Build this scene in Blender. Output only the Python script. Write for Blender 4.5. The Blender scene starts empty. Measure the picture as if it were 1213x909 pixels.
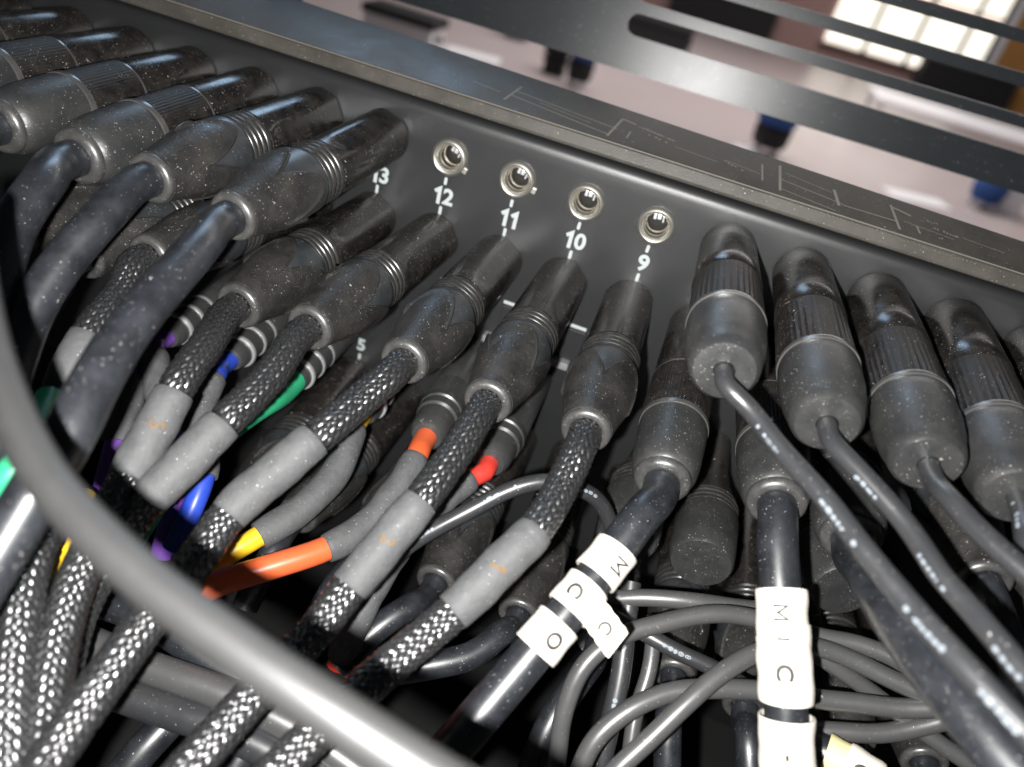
import bpy, bmesh, math, random
import numpy as np
from mathutils import Matrix, Vector

random.seed(7)
rng = np.random.default_rng(7)
MM = 0.001
scene = bpy.context.scene
col = scene.collection

# ------------------------------------------------------------------ camera
F_PX, CX, CY, IW = 907.44, 606.5, 454.5, 1213.0      # solved from the row of sockets
ROTV = np.array([2.103921919972549, 0.43659265293789934, 0.08195214469945084])
CAM = np.array([76.6695, -253.5571, 86.6986])        # mm, panel face is the plane y = 0


def _rot(v):
    th = np.linalg.norm(v); k = v / th
    K = np.array([[0, -k[2], k[1]], [k[2], 0, -k[0]], [-k[1], k[0], 0]])
    return np.eye(3) + math.sin(th) * K + (1 - math.cos(th)) * K @ K


RC = _rot(ROTV)                                      # rows: right, down, forward
cd = bpy.data.cameras.new('camera')
cam = bpy.data.objects.new('camera', cd); col.objects.link(cam)
m = Matrix.Identity(4)
for r_ in range(3):
    m[r_][0] = RC[0][r_]; m[r_][1] = -RC[1][r_]; m[r_][2] = -RC[2][r_]; m[r_][3] = CAM[r_] * MM
cam.matrix_world = m
cd.sensor_fit = 'HORIZONTAL'; cd.sensor_width = 36.0
cd.lens = F_PX / IW * 36.0
cd.clip_start = 0.005; cd.clip_end = 60.0
cd.dof.use_dof = True
cd.dof.focus_distance = 0.222
cd.dof.aperture_fstop = 8.6
scene.camera = cam

# ------------------------------------------------------------------ light
world = bpy.data.worlds.new('World'); scene.world = world; world.use_nodes = True
bg = world.node_tree.nodes['Background']
bg.inputs[0].default_value = (0.62, 0.68, 0.80, 1); bg.inputs[1].default_value = 0.02


def lamp(name, kind, loc_mm, power, color, size=None, size_y=None, target=None, soft=None):
    ld = bpy.data.lights.new(name, kind); ld.energy = power; ld.color = color
    if kind == 'AREA':
        ld.shape = 'RECTANGLE'; ld.size = size; ld.size_y = size_y
    if soft is not None: ld.shadow_soft_size = soft
    o = bpy.data.objects.new(name, ld); col.objects.link(o)
    o.location = Vector(loc_mm) * MM
    if target is not None:
        d = (Vector(target) - Vector(loc_mm)).normalized()
        o.rotation_euler = d.to_track_quat('-Z', 'Y').to_euler()
    return o


# the phone's flash, a thumb's width to the left of its lens
fl = CAM + RC[0] * -14.0 + RC[1] * 7.0
lamp('flash_lamp', 'POINT', fl, 5.8, (1.0, 0.985, 0.96), soft=0.0022)
# the room's ceiling light over the floor behind the console
lamp('ceiling_lamp', 'AREA', (300, 4800, 1700), 135, (1.0, 0.95, 0.93), 3.5, 3.5, (300, 4800, -800))
# cool window light from behind, on the left
lamp('window_lamp', 'AREA', (-780, 1600, 960), 9.0, (0.52, 0.74, 1.0), 0.5, 1.25, (40, -40, 0))

scene.view_settings.view_transform = 'Standard'
scene.view_settings.look = 'None'
scene.view_settings.exposure = 0.0
scene.view_settings.gamma = 1.0
scene.render.engine = 'CYCLES'
scene.render.resolution_x = 1024; scene.render.resolution_y = 767


# ------------------------------------------------------------------ geometry of a view ray
def ray(u, v): return RC.T @ np.array([(u - CX) / F_PX, (v - CY) / F_PX, 1.0])
def at_y(u, v, y): d = ray(u, v); return CAM + d * ((y - CAM[1]) / d[1])
def at_z(u, v, z): d = ray(u, v); return CAM + d * ((z - CAM[2]) / d[2])
def at_d(u, v, d): return CAM + ray(u, v) * d
def proj(P):
    c = (np.atleast_2d(P) - CAM) @ RC.T
    return np.stack([CX + F_PX * c[:, 0] / c[:, 2], CY + F_PX * c[:, 1] / c[:, 2]], 1)


# ------------------------------------------------------------------ materials
MATS = {}


def mat(name, color, rough=0.5, metal=0.0, spec=0.5, speck=0.0, film=0.0, filmcol=(0.16, 0.14, 0.12),
        speckcol=(0.62, 0.60, 0.56), speckscale=800.0, filmscale=160.0, bump=0.0, bscale=900.0, coat=0.0,
        emit=None, estr=0.0, stretch=None, frough=0.3):
    mt = bpy.data.materials.new(name); mt.use_nodes = True
    nt = mt.node_tree; N = nt.nodes; L = nt.links
    b = N['Principled BSDF']
    b.inputs['Roughness'].default_value = rough
    b.inputs['Metallic'].default_value = metal
    b.inputs['Specular IOR Level'].default_value = spec
    b.inputs['Coat Weight'].default_value = coat
    b.inputs['Base Color'].default_value = (*color, 1)
    if emit:
        b.inputs['Emission Color'].default_value = (*emit, 1); b.inputs['Emission Strength'].default_value = estr
    MATS[name] = mt
    if not (speck or film or bump): return mt
    tc = N.new('ShaderNodeTexCoord'); oi = N.new('ShaderNodeObjectInfo')
    sc = N.new('ShaderNodeVectorMath'); sc.operation = 'SCALE'
    comb = N.new('ShaderNodeCombineXYZ')
    for i in range(3): L.new(oi.outputs['Random'], comb.inputs[i])
    L.new(comb.outputs[0], sc.inputs[0]); sc.inputs['Scale'].default_value = 0.73
    ad = N.new('ShaderNodeVectorMath'); ad.operation = 'ADD'
    L.new(tc.outputs['Object'], ad.inputs[0]); L.new(sc.outputs[0], ad.inputs[1])
    vec = ad.outputs[0]
    if stretch:
        mp = N.new('ShaderNodeMapping'); mp.inputs['Scale'].default_value = stretch
        L.new(vec, mp.inputs[0]); fvec = mp.outputs[0]
    else: fvec = vec
    cur = None
    base = N.new('ShaderNodeRGB'); base.outputs[0].default_value = (*color, 1); cur = base.outputs[0]
    rsock = None
    if film:
        nz = N.new('ShaderNodeTexNoise'); nz.inputs['Scale'].default_value = filmscale
        nz.inputs['Detail'].default_value = 7; nz.inputs['Roughness'].default_value = 0.68
        L.new(fvec, nz.inputs['Vector'])
        cr = N.new('ShaderNodeMapRange'); cr.inputs[1].default_value = 0.36; cr.inputs[2].default_value = 0.74
        cr.inputs[4].default_value = film
        L.new(nz.outputs['Fac'], cr.inputs[0])
        mx = N.new('ShaderNodeMixRGB'); mx.inputs[2].default_value = (*filmcol, 1)
        L.new(cr.outputs[0], mx.inputs[0]); L.new(cur, mx.inputs[1]); cur = mx.outputs[0]
        rr = N.new('ShaderNodeMath'); rr.operation = 'MULTIPLY_ADD'; rr.inputs[1].default_value = frough
        rr.inputs[2].default_value = rough; rr.use_clamp = True
        L.new(cr.outputs[0], rr.inputs[0]); L.new(rr.outputs[0], b.inputs['Roughness'])
    if speck:
        for s_, th, acc in ((speckscale * 2.1, 0.24, 0.22 + 0.55 * speck), (speckscale * 0.85, 0.17, 0.08 + 0.30 * speck)):
            vo = N.new('ShaderNodeTexVoronoi'); vo.inputs['Scale'].default_value = s_
            # bend the cells so that the specks are shreds of lint, not round dots
            wn = N.new('ShaderNodeTexNoise'); wn.inputs['Scale'].default_value = s_ * 1.7
            L.new(vec, wn.inputs['Vector'])
            wa = N.new('ShaderNodeVectorMath'); wa.operation = 'MULTIPLY_ADD'
            wa.inputs[1].default_value = (1.1 / s_,) * 3
            L.new(wn.outputs['Color'], wa.inputs[0]); L.new(vec, wa.inputs[2])
            L.new(wa.outputs[0], vo.inputs['Vector'])
            sep = N.new('ShaderNodeSeparateColor'); L.new(vo.outputs['Color'], sep.inputs[0])
            ml = N.new('ShaderNodeMath'); ml.operation = 'MULTIPLY'; ml.inputs[1].default_value = th
            L.new(sep.outputs[0], ml.inputs[0])
            lt = N.new('ShaderNodeMath'); lt.operation = 'LESS_THAN'
            L.new(vo.outputs['Distance'], lt.inputs[0]); L.new(ml.outputs[0], lt.inputs[1])
            ac = N.new('ShaderNodeMath'); ac.operation = 'LESS_THAN'; ac.inputs[1].default_value = acc
            L.new(sep.outputs[1], ac.inputs[0])
            g0 = N.new('ShaderNodeMath'); g0.operation = 'MULTIPLY'
            L.new(lt.outputs[0], g0.inputs[0]); L.new(ac.outputs[0], g0.inputs[1])
            g = N.new('ShaderNodeMath'); g.operation = 'MULTIPLY'
            L.new(g0.outputs[0], g.inputs[0]); L.new(sep.outputs[2], g.inputs[1])
            pn = N.new('ShaderNodeTexNoise'); pn.inputs['Scale'].default_value = 110; pn.inputs['Detail'].default_value = 3
            L.new(vec, pn.inputs['Vector'])
            pr = N.new('ShaderNodeMapRange'); pr.inputs[1].default_value = 0.36; pr.inputs[2].default_value = 0.54
            L.new(pn.outputs['Fac'], pr.inputs[0])
            g2 = N.new('ShaderNodeMath'); g2.operation = 'MULTIPLY'
            L.new(g.outputs[0], g2.inputs[0]); L.new(pr.outputs[0], g2.inputs[1]); g = g2
            mx = N.new('ShaderNodeMixRGB'); mx.inputs[2].default_value = (*speckcol, 1)
            L.new(g.outputs[0], mx.inputs[0]); L.new(cur, mx.inputs[1]); cur = mx.outputs[0]
    L.new(cur, b.inputs['Base Color'])
    if bump:
        nb = N.new('ShaderNodeTexNoise'); nb.inputs['Scale'].default_value = bscale
        nb.inputs['Detail'].default_value = 3
        L.new(fvec, nb.inputs['Vector'])
        bm_ = N.new('ShaderNodeBump'); bm_.inputs['Strength'].default_value = bump
        bm_.inputs['Distance'].default_value = 0.0004
        L.new(nb.outputs['Fac'], bm_.inputs['Height']); L.new(bm_.outputs[0], b.inputs['Normal'])
    return mt


mat('panel_paint', (0.018, 0.0188, 0.020), 0.38, film=0.2, filmcol=(0.024, 0.024, 0.025), filmscale=30, bump=0.12, bscale=3500, spec=0.7)
mat('edge_highlight', (0.19, 0.175, 0.155), 0.4)  # pale colour standing in for light caught by the bezel crease
mat('bezel_paint', (0.055, 0.050, 0.044), 0.36, film=0.75, filmcol=(0.110, 0.100, 0.086), filmscale=45, speck=0.35, bump=0.15, bscale=2600)
mat('gap_black', (0.006, 0.006, 0.007), 0.7)
mat('white_print', (0.48, 0.52, 0.53), 0.6)
mat('faint_print', (0.26, 0.245, 0.215), 0.6)
mat('tab_plastic', (0.02, 0.02, 0.022), 0.45)
mat('tab_lip', (0.22, 0.225, 0.23), 0.5)
mat('nickel', (0.66, 0.64, 0.58), 0.37, 0.9, film=0.3, filmcol=(0.36, 0.33, 0.28), filmscale=420)
mat('socket_metal', (0.42, 0.39, 0.33), 0.34, 0.9)
mat('socket_dark', (0.06, 0.055, 0.05), 0.30, 0.6)
mat('black_shell', (0.010, 0.0095, 0.0095), 0.19, spec=0.9, film=0.6, filmcol=(0.050, 0.042, 0.035), filmscale=190, speck=1.1, frough=0.22)
mat('black_ring', (0.022, 0.022, 0.022), 0.24, spec=0.8, film=0.3, filmcol=(0.10, 0.095, 0.085), filmscale=300)
mat('bright_edge', (0.06, 0.06, 0.06), 0.2, spec=1.0, film=0.3)
mat('collar_rubber', (0.026, 0.030, 0.034), 0.33, spec=0.9, film=0.3, filmcol=(0.09, 0.09, 0.088), speck=0.25)
mat('boot_rubber', (0.017, 0.0165, 0.016), 0.38, spec=0.85, film=0.75, filmcol=(0.043, 0.039, 0.035), filmscale=130, speck=0.9, bump=0.35, bscale=1500)
mat('rim_rubber', (0.042, 0.042, 0.042), 0.30, spec=1.0, film=0.6, filmcol=(0.095, 0.092, 0.086), filmscale=260, speck=0.6)
mat('smooth_boot', (0.026, 0.027, 0.028), 0.37, spec=0.75, film=0.65, filmcol=(0.054, 0.052, 0.049), filmscale=120, speck=0.9, bump=0.15, bscale=1300)
mat('black_cable', (0.011, 0.012, 0.015), 0.34, spec=1.0, film=0.55, filmcol=(0.044, 0.049, 0.058), filmscale=150, speck=0.5, frough=0.15)
mat('big_cable', (0.022, 0.022, 0.022), 0.44, spec=0.6, film=0.5, filmcol=(0.036, 0.036, 0.036), filmscale=70, frough=0.1)
mat('thin_cable', (0.030, 0.031, 0.034), 0.31, spec=1.0, film=0.3, filmcol=(0.05, 0.05, 0.05), speck=0.3)
mat('grey_cable', (0.066, 0.066, 0.067), 0.34, spec=1.0, film=0.3, filmcol=(0.085, 0.085, 0.085), speck=0.2)
mat('braid_core', (0.008, 0.008, 0.009), 0.6)
mat('braid', (0.13, 0.13, 0.134), 0.25, 0.85, spec=1.0, coat=0.7, film=0.6, filmcol=(0.03, 0.03, 0.03), filmscale=500, frough=0.4)
mat('heat_shrink', (0.074, 0.076, 0.079), 0.6, film=0.7, filmcol=(0.115, 0.115, 0.116), filmscale=260, speck=0.18, bump=0.5, bscale=700)
mat('tape_white', (0.78, 0.73, 0.65), 0.6, bump=0.3, bscale=260)
mat('tape_cream', (0.75, 0.68, 0.36), 0.6)
mat('ink_brown', (0.15, 0.085, 0.03), 0.7)
mat('ink_black', (0.035, 0.032, 0.03), 0.6)
mat('chrome_ring', (0.85, 0.86, 0.88), 0.40, 0.75)
mat('plug_shell', (0.040, 0.041, 0.042), 0.32, spec=0.8, film=0.5, filmcol=(0.066, 0.064, 0.06), speck=0.35)
for n_, c_ in dict(purple=(0.19, 0.07, 0.42), blue=(0.02, 0.06, 0.46), green=(0.03, 0.40, 0.19), yellow=(0.75, 0.47, 0.02),
                   red=(0.62, 0.045, 0.03), orange=(0.72, 0.12, 0.035)).items():
    mat(n_ + '_jacket', c_, 0.35, film=0.15, filmcol=tuple(0.6 * x + 0.1 for x in c_))
mat('knurl_black', (0.010, 0.009, 0.009), 0.46, spec=0.35, film=0.6, filmcol=(0.050, 0.043, 0.036), filmscale=260, speck=0.8)
mat('cable_print', (0.24, 0.27, 0.30), 0.6)
mat('rack_steel', (0.026, 0.030, 0.034), 0.29, spec=0.42, film=0.2, filmcol=(0.04, 0.044, 0.048), filmscale=60, speck=0.1, bump=0.08, bscale=3200, frough=0.1)
mat('desk_black', (0.008, 0.008, 0.008), 0.8)
mat('floor_vinyl', (0.50, 0.44, 0.445), 0.30, film=0.7, filmcol=(0.44, 0.36, 0.34), filmscale=1.6, frough=0.1)
mat('wall_paint', (0.42, 0.27, 0.25), 0.8, film=0.4, filmcol=(0.36, 0.22, 0.2), filmscale=3)
mat('window_bar', (0.05, 0.035, 0.03), 0.6)
mat('window_pane', (0.8, 0.75, 0.62), 0.3, emit=(1.0, 0.94, 0.82), estr=1.25)
mat('white_plastic', (0.85, 0.85, 0.88), 0.5)
mat('black_matte', (0.008, 0.008, 0.010), 0.7)
mat('blue_fabric', (0.03, 0.09, 0.30), 0.8)
mat('orange_wood', (0.50, 0.25, 0.07), 0.6, film=0.4, filmcol=(0.35, 0.16, 0.05), filmscale=8)
mat('sunlit_white', (0.95, 0.94, 0.97), 0.4)


# ------------------------------------------------------------------ mesh helpers (all in millimetres)
def make_mesh(name, V, Fc, smooth=True, angle=38):
    me = bpy.data.meshes.new(name)
    me.from_pydata((np.asarray(V, float) * MM).tolist(), [], Fc)
    me.validate(clean_customdata=False)
    if smooth:
        me.polygons.foreach_set('use_smooth', [True] * len(me.polygons))
        me.set_sharp_from_angle(angle=math.radians(angle))
    me.update()
    return me


def put(name, me, material, parent=None, world_geo=False, kind=None):
    if len(me.materials) == 0: me.materials.append(MATS[material])
    o = bpy.data.objects.new(name, me); col.objects.link(o)
    if parent is not None:
        o.parent = parent
        if world_geo:
            if parent.name not in IN_WORLD: o.matrix_parent_inverse = WORLD[parent.name].inverted()
            IN_WORLD.add(o.name)
    if kind: o['kind'] = kind
    return o


WORLD = {}
IN_WORLD = set()                                    # parts whose mesh is already in world coordinates


def root_of(o):
    while o.parent is not None: o = o.parent
    return o


def thing(name, label, cat, M=None, loc=None, group=None):
    o = bpy.data.objects.new(name, None); col.objects.link(o)
    o.empty_display_size = 0.01
    if M is None: M = Matrix.Translation(Vector([float(x) for x in loc]) * MM)
    o.matrix_world = M
    WORLD[o.name] = M.copy()
    o['label'] = label; o['category'] = cat
    if group: o['group'] = group
    return o


def tag(o, label, cat, group=None):
    o['label'] = label; o['category'] = cat
    if group: o['group'] = group
    return o


def grid_faces(nr, nc, wrap=True):
    Fc = []
    for i in range(nr - 1):
        for j in range(nc if wrap else nc - 1):
            k = (j + 1) % nc
            Fc.append((i * nc + j, i * nc + k, (i + 1) * nc + k, (i + 1) * nc + j))
    return Fc


def lathe(name, prof, segs=40, caps=True, rfun=None, angle=38):
    V = []
    th = np.arange(segs) * 2 * math.pi / segs
    for r, z in prof:
        for t in th:
            rr = r if rfun is None else r + rfun(t, z)
            V.append((rr * math.cos(t), rr * math.sin(t), z))
    Fc = grid_faces(len(prof), segs)
    if caps:
        Fc.append(tuple(reversed(range(segs))))
        n0 = (len(prof) - 1) * segs
        Fc.append(tuple(range(n0, n0 + segs)))
    return make_mesh(name, V, Fc, angle=angle)


def boxes_mesh(name, boxes, bevel=0.0):
    """boxes: (x0,x1,y0,y1,z0,z1) in mm, joined in one mesh"""
    bm = bmesh.new()
    for x0, x1, y0, y1, z0, z1 in boxes:
        r = bmesh.ops.create_cube(bm, size=1.0)
        for v in r['verts']:
            v.co = Vector(((x0 + x1) / 2 + v.co.x * (x1 - x0), (y0 + y1) / 2 + v.co.y * (y1 - y0), (z0 + z1) / 2 + v.co.z * (z1 - z0))) * MM
    if bevel:
        bmesh.ops.bevel(bm, geom=bm.edges[:], offset=bevel * MM, segments=2, affect='EDGES', profile=0.6)
    me = bpy.data.meshes.new(name); bm.to_mesh(me); bm.free()
    return me


class Path:
    """smooth curve through 3D control points (mm) with a parallel-transported frame"""
    def __init__(self, P, step=1.4):
        P = np.asarray(P, float)
        P = np.vstack([2 * P[0] - P[1], P, 2 * P[-1] - P[-2]])
        out = []
        for i in range(1, len(P) - 2):
            p0, p1, p2, p3 = P[i - 1:i + 3]
            t0 = 0; t1 = t0 + np.linalg.norm(p1 - p0) ** .5 + 1e-6
            t2 = t1 + np.linalg.norm(p2 - p1) ** .5 + 1e-6; t3 = t2 + np.linalg.norm(p3 - p2) ** .5 + 1e-6
            n = max(3, int(np.linalg.norm(p2 - p1) / step))
            for t in np.linspace(t1, t2, n, endpoint=False):
                a1 = (t1 - t) / (t1 - t0) * p0 + (t - t0) / (t1 - t0) * p1
                a2 = (t2 - t) / (t2 - t1) * p1 + (t - t1) / (t2 - t1) * p2
                a3 = (t3 - t) / (t3 - t2) * p2 + (t - t2) / (t3 - t2) * p3
                b1 = (t2 - t) / (t2 - t0) * a1 + (t - t0) / (t2 - t0) * a2
                b2 = (t3 - t) / (t3 - t1) * a2 + (t - t1) / (t3 - t1) * a3
                out.append((t2 - t) / (t2 - t1) * b1 + (t - t1) / (t2 - t1) * b2)
        out.append(P[-2])
        p = np.array(out)
        for _ in range(3): p[1:-1] = 0.25 * p[:-2] + 0.5 * p[1:-1] + 0.25 * p[2:]
        self.p = p
        self.s = np.concatenate([[0], np.cumsum(np.linalg.norm(np.diff(p, axis=0), axis=1))])
        self.len = self.s[-1]
        T = np.gradient(p, axis=0); T /= np.linalg.norm(T, axis=1)[:, None]
        nrm = np.cross(T[0], [0.3, 0.2, 0.9]); nrm /= np.linalg.norm(nrm)
        Ns = []
        for t in T:
            nrm = nrm - t * (nrm @ t); nrm /= np.linalg.norm(nrm); Ns.append(nrm)
        self.T = T; self.N = np.array(Ns); self.B = np.cross(self.T, self.N)

    def at(self, s):
        s = np.clip(s, 0, self.len)
        f = lambda A: np.array([np.interp(s, self.s, A[:, k]) for k in range(3)]).T
        p, t, n, b = f(self.p), f(self.T), f(self.N), f(self.B)
        return p, t, n, b

    def s_near(self, u, v):
        q = proj(self.p)
        return float(self.s[np.argmin((q[:, 0] - u) ** 2 + (q[:, 1] - v) ** 2)])

    def angle_to(self, s, point):
        p, t, n, b = self.at(s)
        c = np.asarray(point) - p
        return math.atan2(c @ b, c @ n)


def tube(name, path, s0, s1, r, segs=20, step=2.0, rfun=None, ends=True, inner=None):
    n = max(4, int((s1 - s0) / step))
    ss = np.linspace(s0, s1, n)
    th = np.arange(segs) * 2 * math.pi / segs
    V = []
    def ring(s, rad):
        p, t, nn, b = path.at(s)
        for a in th:
            rr = rad if rfun is None else rad + rfun(s, a)
            V.append(p + rr * (math.cos(a) * nn + math.sin(a) * b))
    nr = 0
    if inner:                                         # an open sleeve with a wall
        ring(s0 + 2.0, inner); ring(s0, inner); nr += 2
        ring(s0, r - 0.12); nr += 1
        for s in ss: ring(min(max(s, s0 + 0.15), s1 - 0.15), r); nr += 1
        ring(s1, r - 0.12); ring(s1, inner); ring(s1 - 2.0, inner); nr += 3
        Fc = grid_faces(nr, segs)
    else:
        for s in ss: ring(s, r); nr += 1
        Fc = grid_faces(nr, segs)
        if ends:
            Fc.append(tuple(reversed(range(segs)))); Fc.append(tuple(range((nr - 1) * segs, nr * segs)))
    return make_mesh(name, V, Fc, angle=50)


def braid_mesh(path, s0, s1, r, around=12, pitch=2.3):
    """woven monofilament sleeve: every visible crossing is a small raised pick"""
    V = []; Fc = []
    rows = int((s1 - s0) / (pitch / 2))
    da = 2 * math.pi / around
    g = np.linspace(-1, 1, 4)
    for i in range(rows):
        s = s0 + i * pitch / 2 + pitch / 4
        if s > s1 - pitch / 2: break
        for j in range(around):
            a = (j + 0.5 * (i % 2)) * da
            sg = 1 if (i % 2) else -1
            ph = sg * 0.50 + rng.normal(0, 0.06)
            hl = pitch * 0.56 * (1 + rng.normal(0, .06)); hw = r * da * 0.34
            ro = r + rng.normal(0, 0.05)
            js, ja = rng.normal(0, .10), rng.normal(0, .05)
            base = len(V)
            sl = []; al = []; rl = []
            for x in g:
                for y in g:
                    lx, ly = x * hl, y * hw
                    sl.append(s + js + lx * math.cos(ph) - ly * math.sin(ph))
                    al.append(a + ja + (lx * math.sin(ph) + ly * math.cos(ph)) / r)
                    rl.append(ro - 0.40 + 0.74 * (1 - 0.60 * x * x) * (1 - 0.70 * y * y))
            p, t, n, b = path.at(np.array(sl))
            al = np.array(al)[:, None]; rl = np.array(rl)[:, None]
            V.extend(p + rl * (np.cos(al) * n + np.sin(al) * b))
            for x in range(3):
                for y in range(3):
                    k = base + x * 4 + y
                    Fc.append((k, k + 4, k + 5, k + 1))
    return make_mesh('braid_mesh', V, Fc, angle=80)


_TXT = {}


STROKES = {'1': [[(0.06, 0.76), (0.36, 1.0), (0.36, 0.0)]], 'M': [[(0, 0), (0, 1), (0.45, 0.3), (0.9, 1), (0.9, 0)]], 'I': [[(0, 0), (0, 1)]]}


def stroke_glyph(ch, size, w):
    h = size * 0.72; V = []; Fc = []
    for line in STROKES[ch]:
        pts = [np.array(q) * h for q in line]
        d = [(q - p) / np.linalg.norm(q - p) for p, q in zip(pts[:-1], pts[1:])]
        side = []
        for k, p in enumerate(pts):                   # one mitred ribbon, no overlap
            n0 = d[max(k - 1, 0)]; n1 = d[min(k, len(d) - 1)]
            a0 = np.array([-n0[1], n0[0]]); a1 = np.array([-n1[1], n1[0]])
            mt_ = a0 + a1; mt_ /= np.linalg.norm(mt_)
            side.append(mt_ * min(w / 2 / max(mt_ @ a0, 0.2), w * 1.1))
        for k in range(len(pts) - 1):
            base = len(V); cuts = 6
            for q in range(cuts + 1):
                f = q / cuts; p = pts[k] * (1 - f) + pts[k + 1] * f; n = side[k] * (1 - f) + side[k + 1] * f
                V += [(*(p + n), 0.0), (*(p - n), 0.0)]
            for q in range(cuts):
                i0 = base + 2 * q; Fc.append((i0, i0 + 1, i0 + 3, i0 + 2))
    V = np.array(V)
    V[:, 0] -= (V[:, 0].max() + V[:, 0].min()) / 2; V[:, 1] -= (V[:, 1].max() + V[:, 1].min()) / 2
    V[:, 2] += 0.0
    return V, Fc


def number_glyphs(txt, size, bold):
    V = np.zeros((0, 3)); Fc = []; x = 0.0
    for ch in txt:
        if ch == '1': v, f = stroke_glyph('1', size, 0.17 * size)
        else: v, f = text_tris(ch, size, bold, 0)
        v = v.copy(); wd = v[:, 0].max() - v[:, 0].min()
        v[:, 0] += x + wd / 2; x += wd + 0.10 * size
        Fc += [tuple(i + len(V) for i in q) for q in f]; V = np.vstack([V, v])
    V[:, 0] -= (V[:, 0].max() + V[:, 0].min()) / 2
    return V, Fc


def text_tris(ch, size, bold=0.0, font_cuts=2):
    key = (ch, size, bold, font_cuts)
    if key in _TXT: return _TXT[key]
    if ch in STROKES and font_cuts: return stroke_glyph(ch, size, 0.13 * size)
    cu = bpy.data.curves.new('txt', 'FONT'); cu.body = ch; cu.size = size; cu.offset = bold
    cu.align_x = 'CENTER'; cu.align_y = 'CENTER'; cu.resolution_u = 4
    o = bpy.data.objects.new('txt', cu); col.objects.link(o)
    bpy.context.view_layer.update()
    me = bpy.data.meshes.new_from_object(o.evaluated_get(bpy.context.evaluated_depsgraph_get()))
    bpy.data.objects.remove(o); bpy.data.curves.remove(cu)
    bm = bmesh.new(); bm.from_mesh(me); bpy.data.meshes.remove(me)
    bmesh.ops.triangulate(bm, faces=bm.faces[:])
    if font_cuts: bmesh.ops.subdivide_edges(bm, edges=bm.edges[:], cuts=font_cuts)
    bm.verts.index_update()
    V = np.array([v.co[:] for v in bm.verts]); Fc = [tuple(v.index for v in f.verts) for f in bm.faces]
    bm.free()
    V[:, 0] -= (V[:, 0].max() + V[:, 0].min()) / 2; V[:, 1] -= (V[:, 1].max() + V[:, 1].min()) / 2
    _TXT[key] = (V, Fc)
    return V, Fc


def text_on_tube(name, ch, size, path, s, ang, r, turn, parent, material, bold=0.0):
    V, Fc = text_tris(ch, size, bold)
    c, sn = math.cos(turn), math.sin(turn)
    out = []
    for x, y, _ in V:
        a_, b_ = c * x - sn * y, sn * x + c * y        # a_: round the tube, b_: along it
        p, t, n, b = path.at(s + b_)
        an = ang + a_ / r
        out.append(p + r * (math.cos(an) * n + math.sin(an) * b))
    return put(name, make_mesh(name, out, Fc, smooth=False), material, parent, True)


def mark_on_tube(name, path, s0, s1, ang, half_w, r, parent, material='white_print', hollow=False):
    """a printed pill on a round cable"""
    V = []; Fc = []
    n, k = 14, 5
    def strip(sa, sb, wa, wb):
        base = len(V)
        for i in range(n):
            s = sa + (sb - sa) * i / (n - 1)
            e = min(s - s0, s1 - s) / (half_w * r)
            f = math.sqrt(max(0.0, 1 - (1 - min(e, 1)) ** 2))
            for j in range(k):
                w = wa + (wb - wa) * j / (k - 1)
                p, t, nn, b = path.at(s)
                a = ang + w * max(f, 0.05)
                V.append(p + r * (math.cos(a) * nn + math.sin(a) * b))
        for i in range(n - 1):
            for j in range(k - 1):
                q = base + i * k + j
                Fc.append((q, q + 1, q + k + 1, q + k))
    if hollow:
        strip(s0, s1, -half_w, -half_w * .5); strip(s0, s1, half_w * .5, half_w)
        m_ = (s0 + s1) / 2; d = half_w * r * .3
        for q in (s0 + d, m_, s1 - d): strip(q - d, q + d, -half_w * .8, half_w * .8)
    else: strip(s0, s1, -half_w, half_w)
    return put(name, make_mesh(name, V, Fc), material, parent, True)


# ------------------------------------------------------------------ the setting
def sheet(name, x0, x1, y0, y1, z, material):
    me = make_mesh(name, [(x0, y0, z), (x1, y0, z), (x1, y1, z), (x0, y1, z)], [(0, 1, 2, 3)], smooth=False)
    o = put(name, me, material); o['kind'] = 'structure'
    return o


sheet('floor', -9000, 12000, 300, 12000, -800, 'floor_vinyl')
wl = put('wall', boxes_mesh('wall', [(-9000, 12000, 9000, 9100, -800, 1600)]), 'wall_paint'); wl['kind'] = 'structure'
ds = put('desk', boxes_mesh('desk', [(-420, 520, -420, 240, -262, -240)], 1.5), 'desk_black'); ds['kind'] = 'structure'

# ------------------------------------------------------------------ the console
con = thing('mixing_console', 'black mixing console rear panel with numbered sockets full of plugs', 'mixer', loc=(60, 0, -239.6))


def wpart(name, me, material, parent=con, kind=None): return put(name, me, material, parent, True, kind)


# panel: profile swept along x, with its top edge rolled back
prof = [(6.0, -150.0), (0.0, -150.0), (0.0, -100.0), (0.0, -50.0), (0.0, 0.0), (0.0, 11.0), (0.15, 12.6), (0.7, 14.0), (1.7, 14.9), (3.2, 15.3), (6.0, 15.3)]
xs = np.linspace(-340, 420, 40)
prof = [(9.0, -150.0), (0.0, -150.0), (0.0, -100.0), (0.0, -50.0), (0.0, -8.0), (0.0, 8.0), (0.0, 11.0), (0.15, 12.6), (0.7, 14.0), (1.7, 14.9), (3.2, 15.3), (9.0, 15.3)]
px_ = sorted(set([-340.0, -240, -140, -60, 120, 180, 240, 320, 420] + [-12.5 + 25 * k for k in range(5)]))
V = [(x, y, z) for (y, z) in prof for x in px_]
Fc = []
nx = len(px_)
for i in range(len(prof) - 1):
    for j in range(nx - 1):
        if prof[i][1] == -8.0 and -12.6 < px_[j] < 87.4: continue      # the four open sockets
        Fc.append((i * nx + j, i * nx + j + 1, (i + 1) * nx + j + 1, (i + 1) * nx + j))
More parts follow.
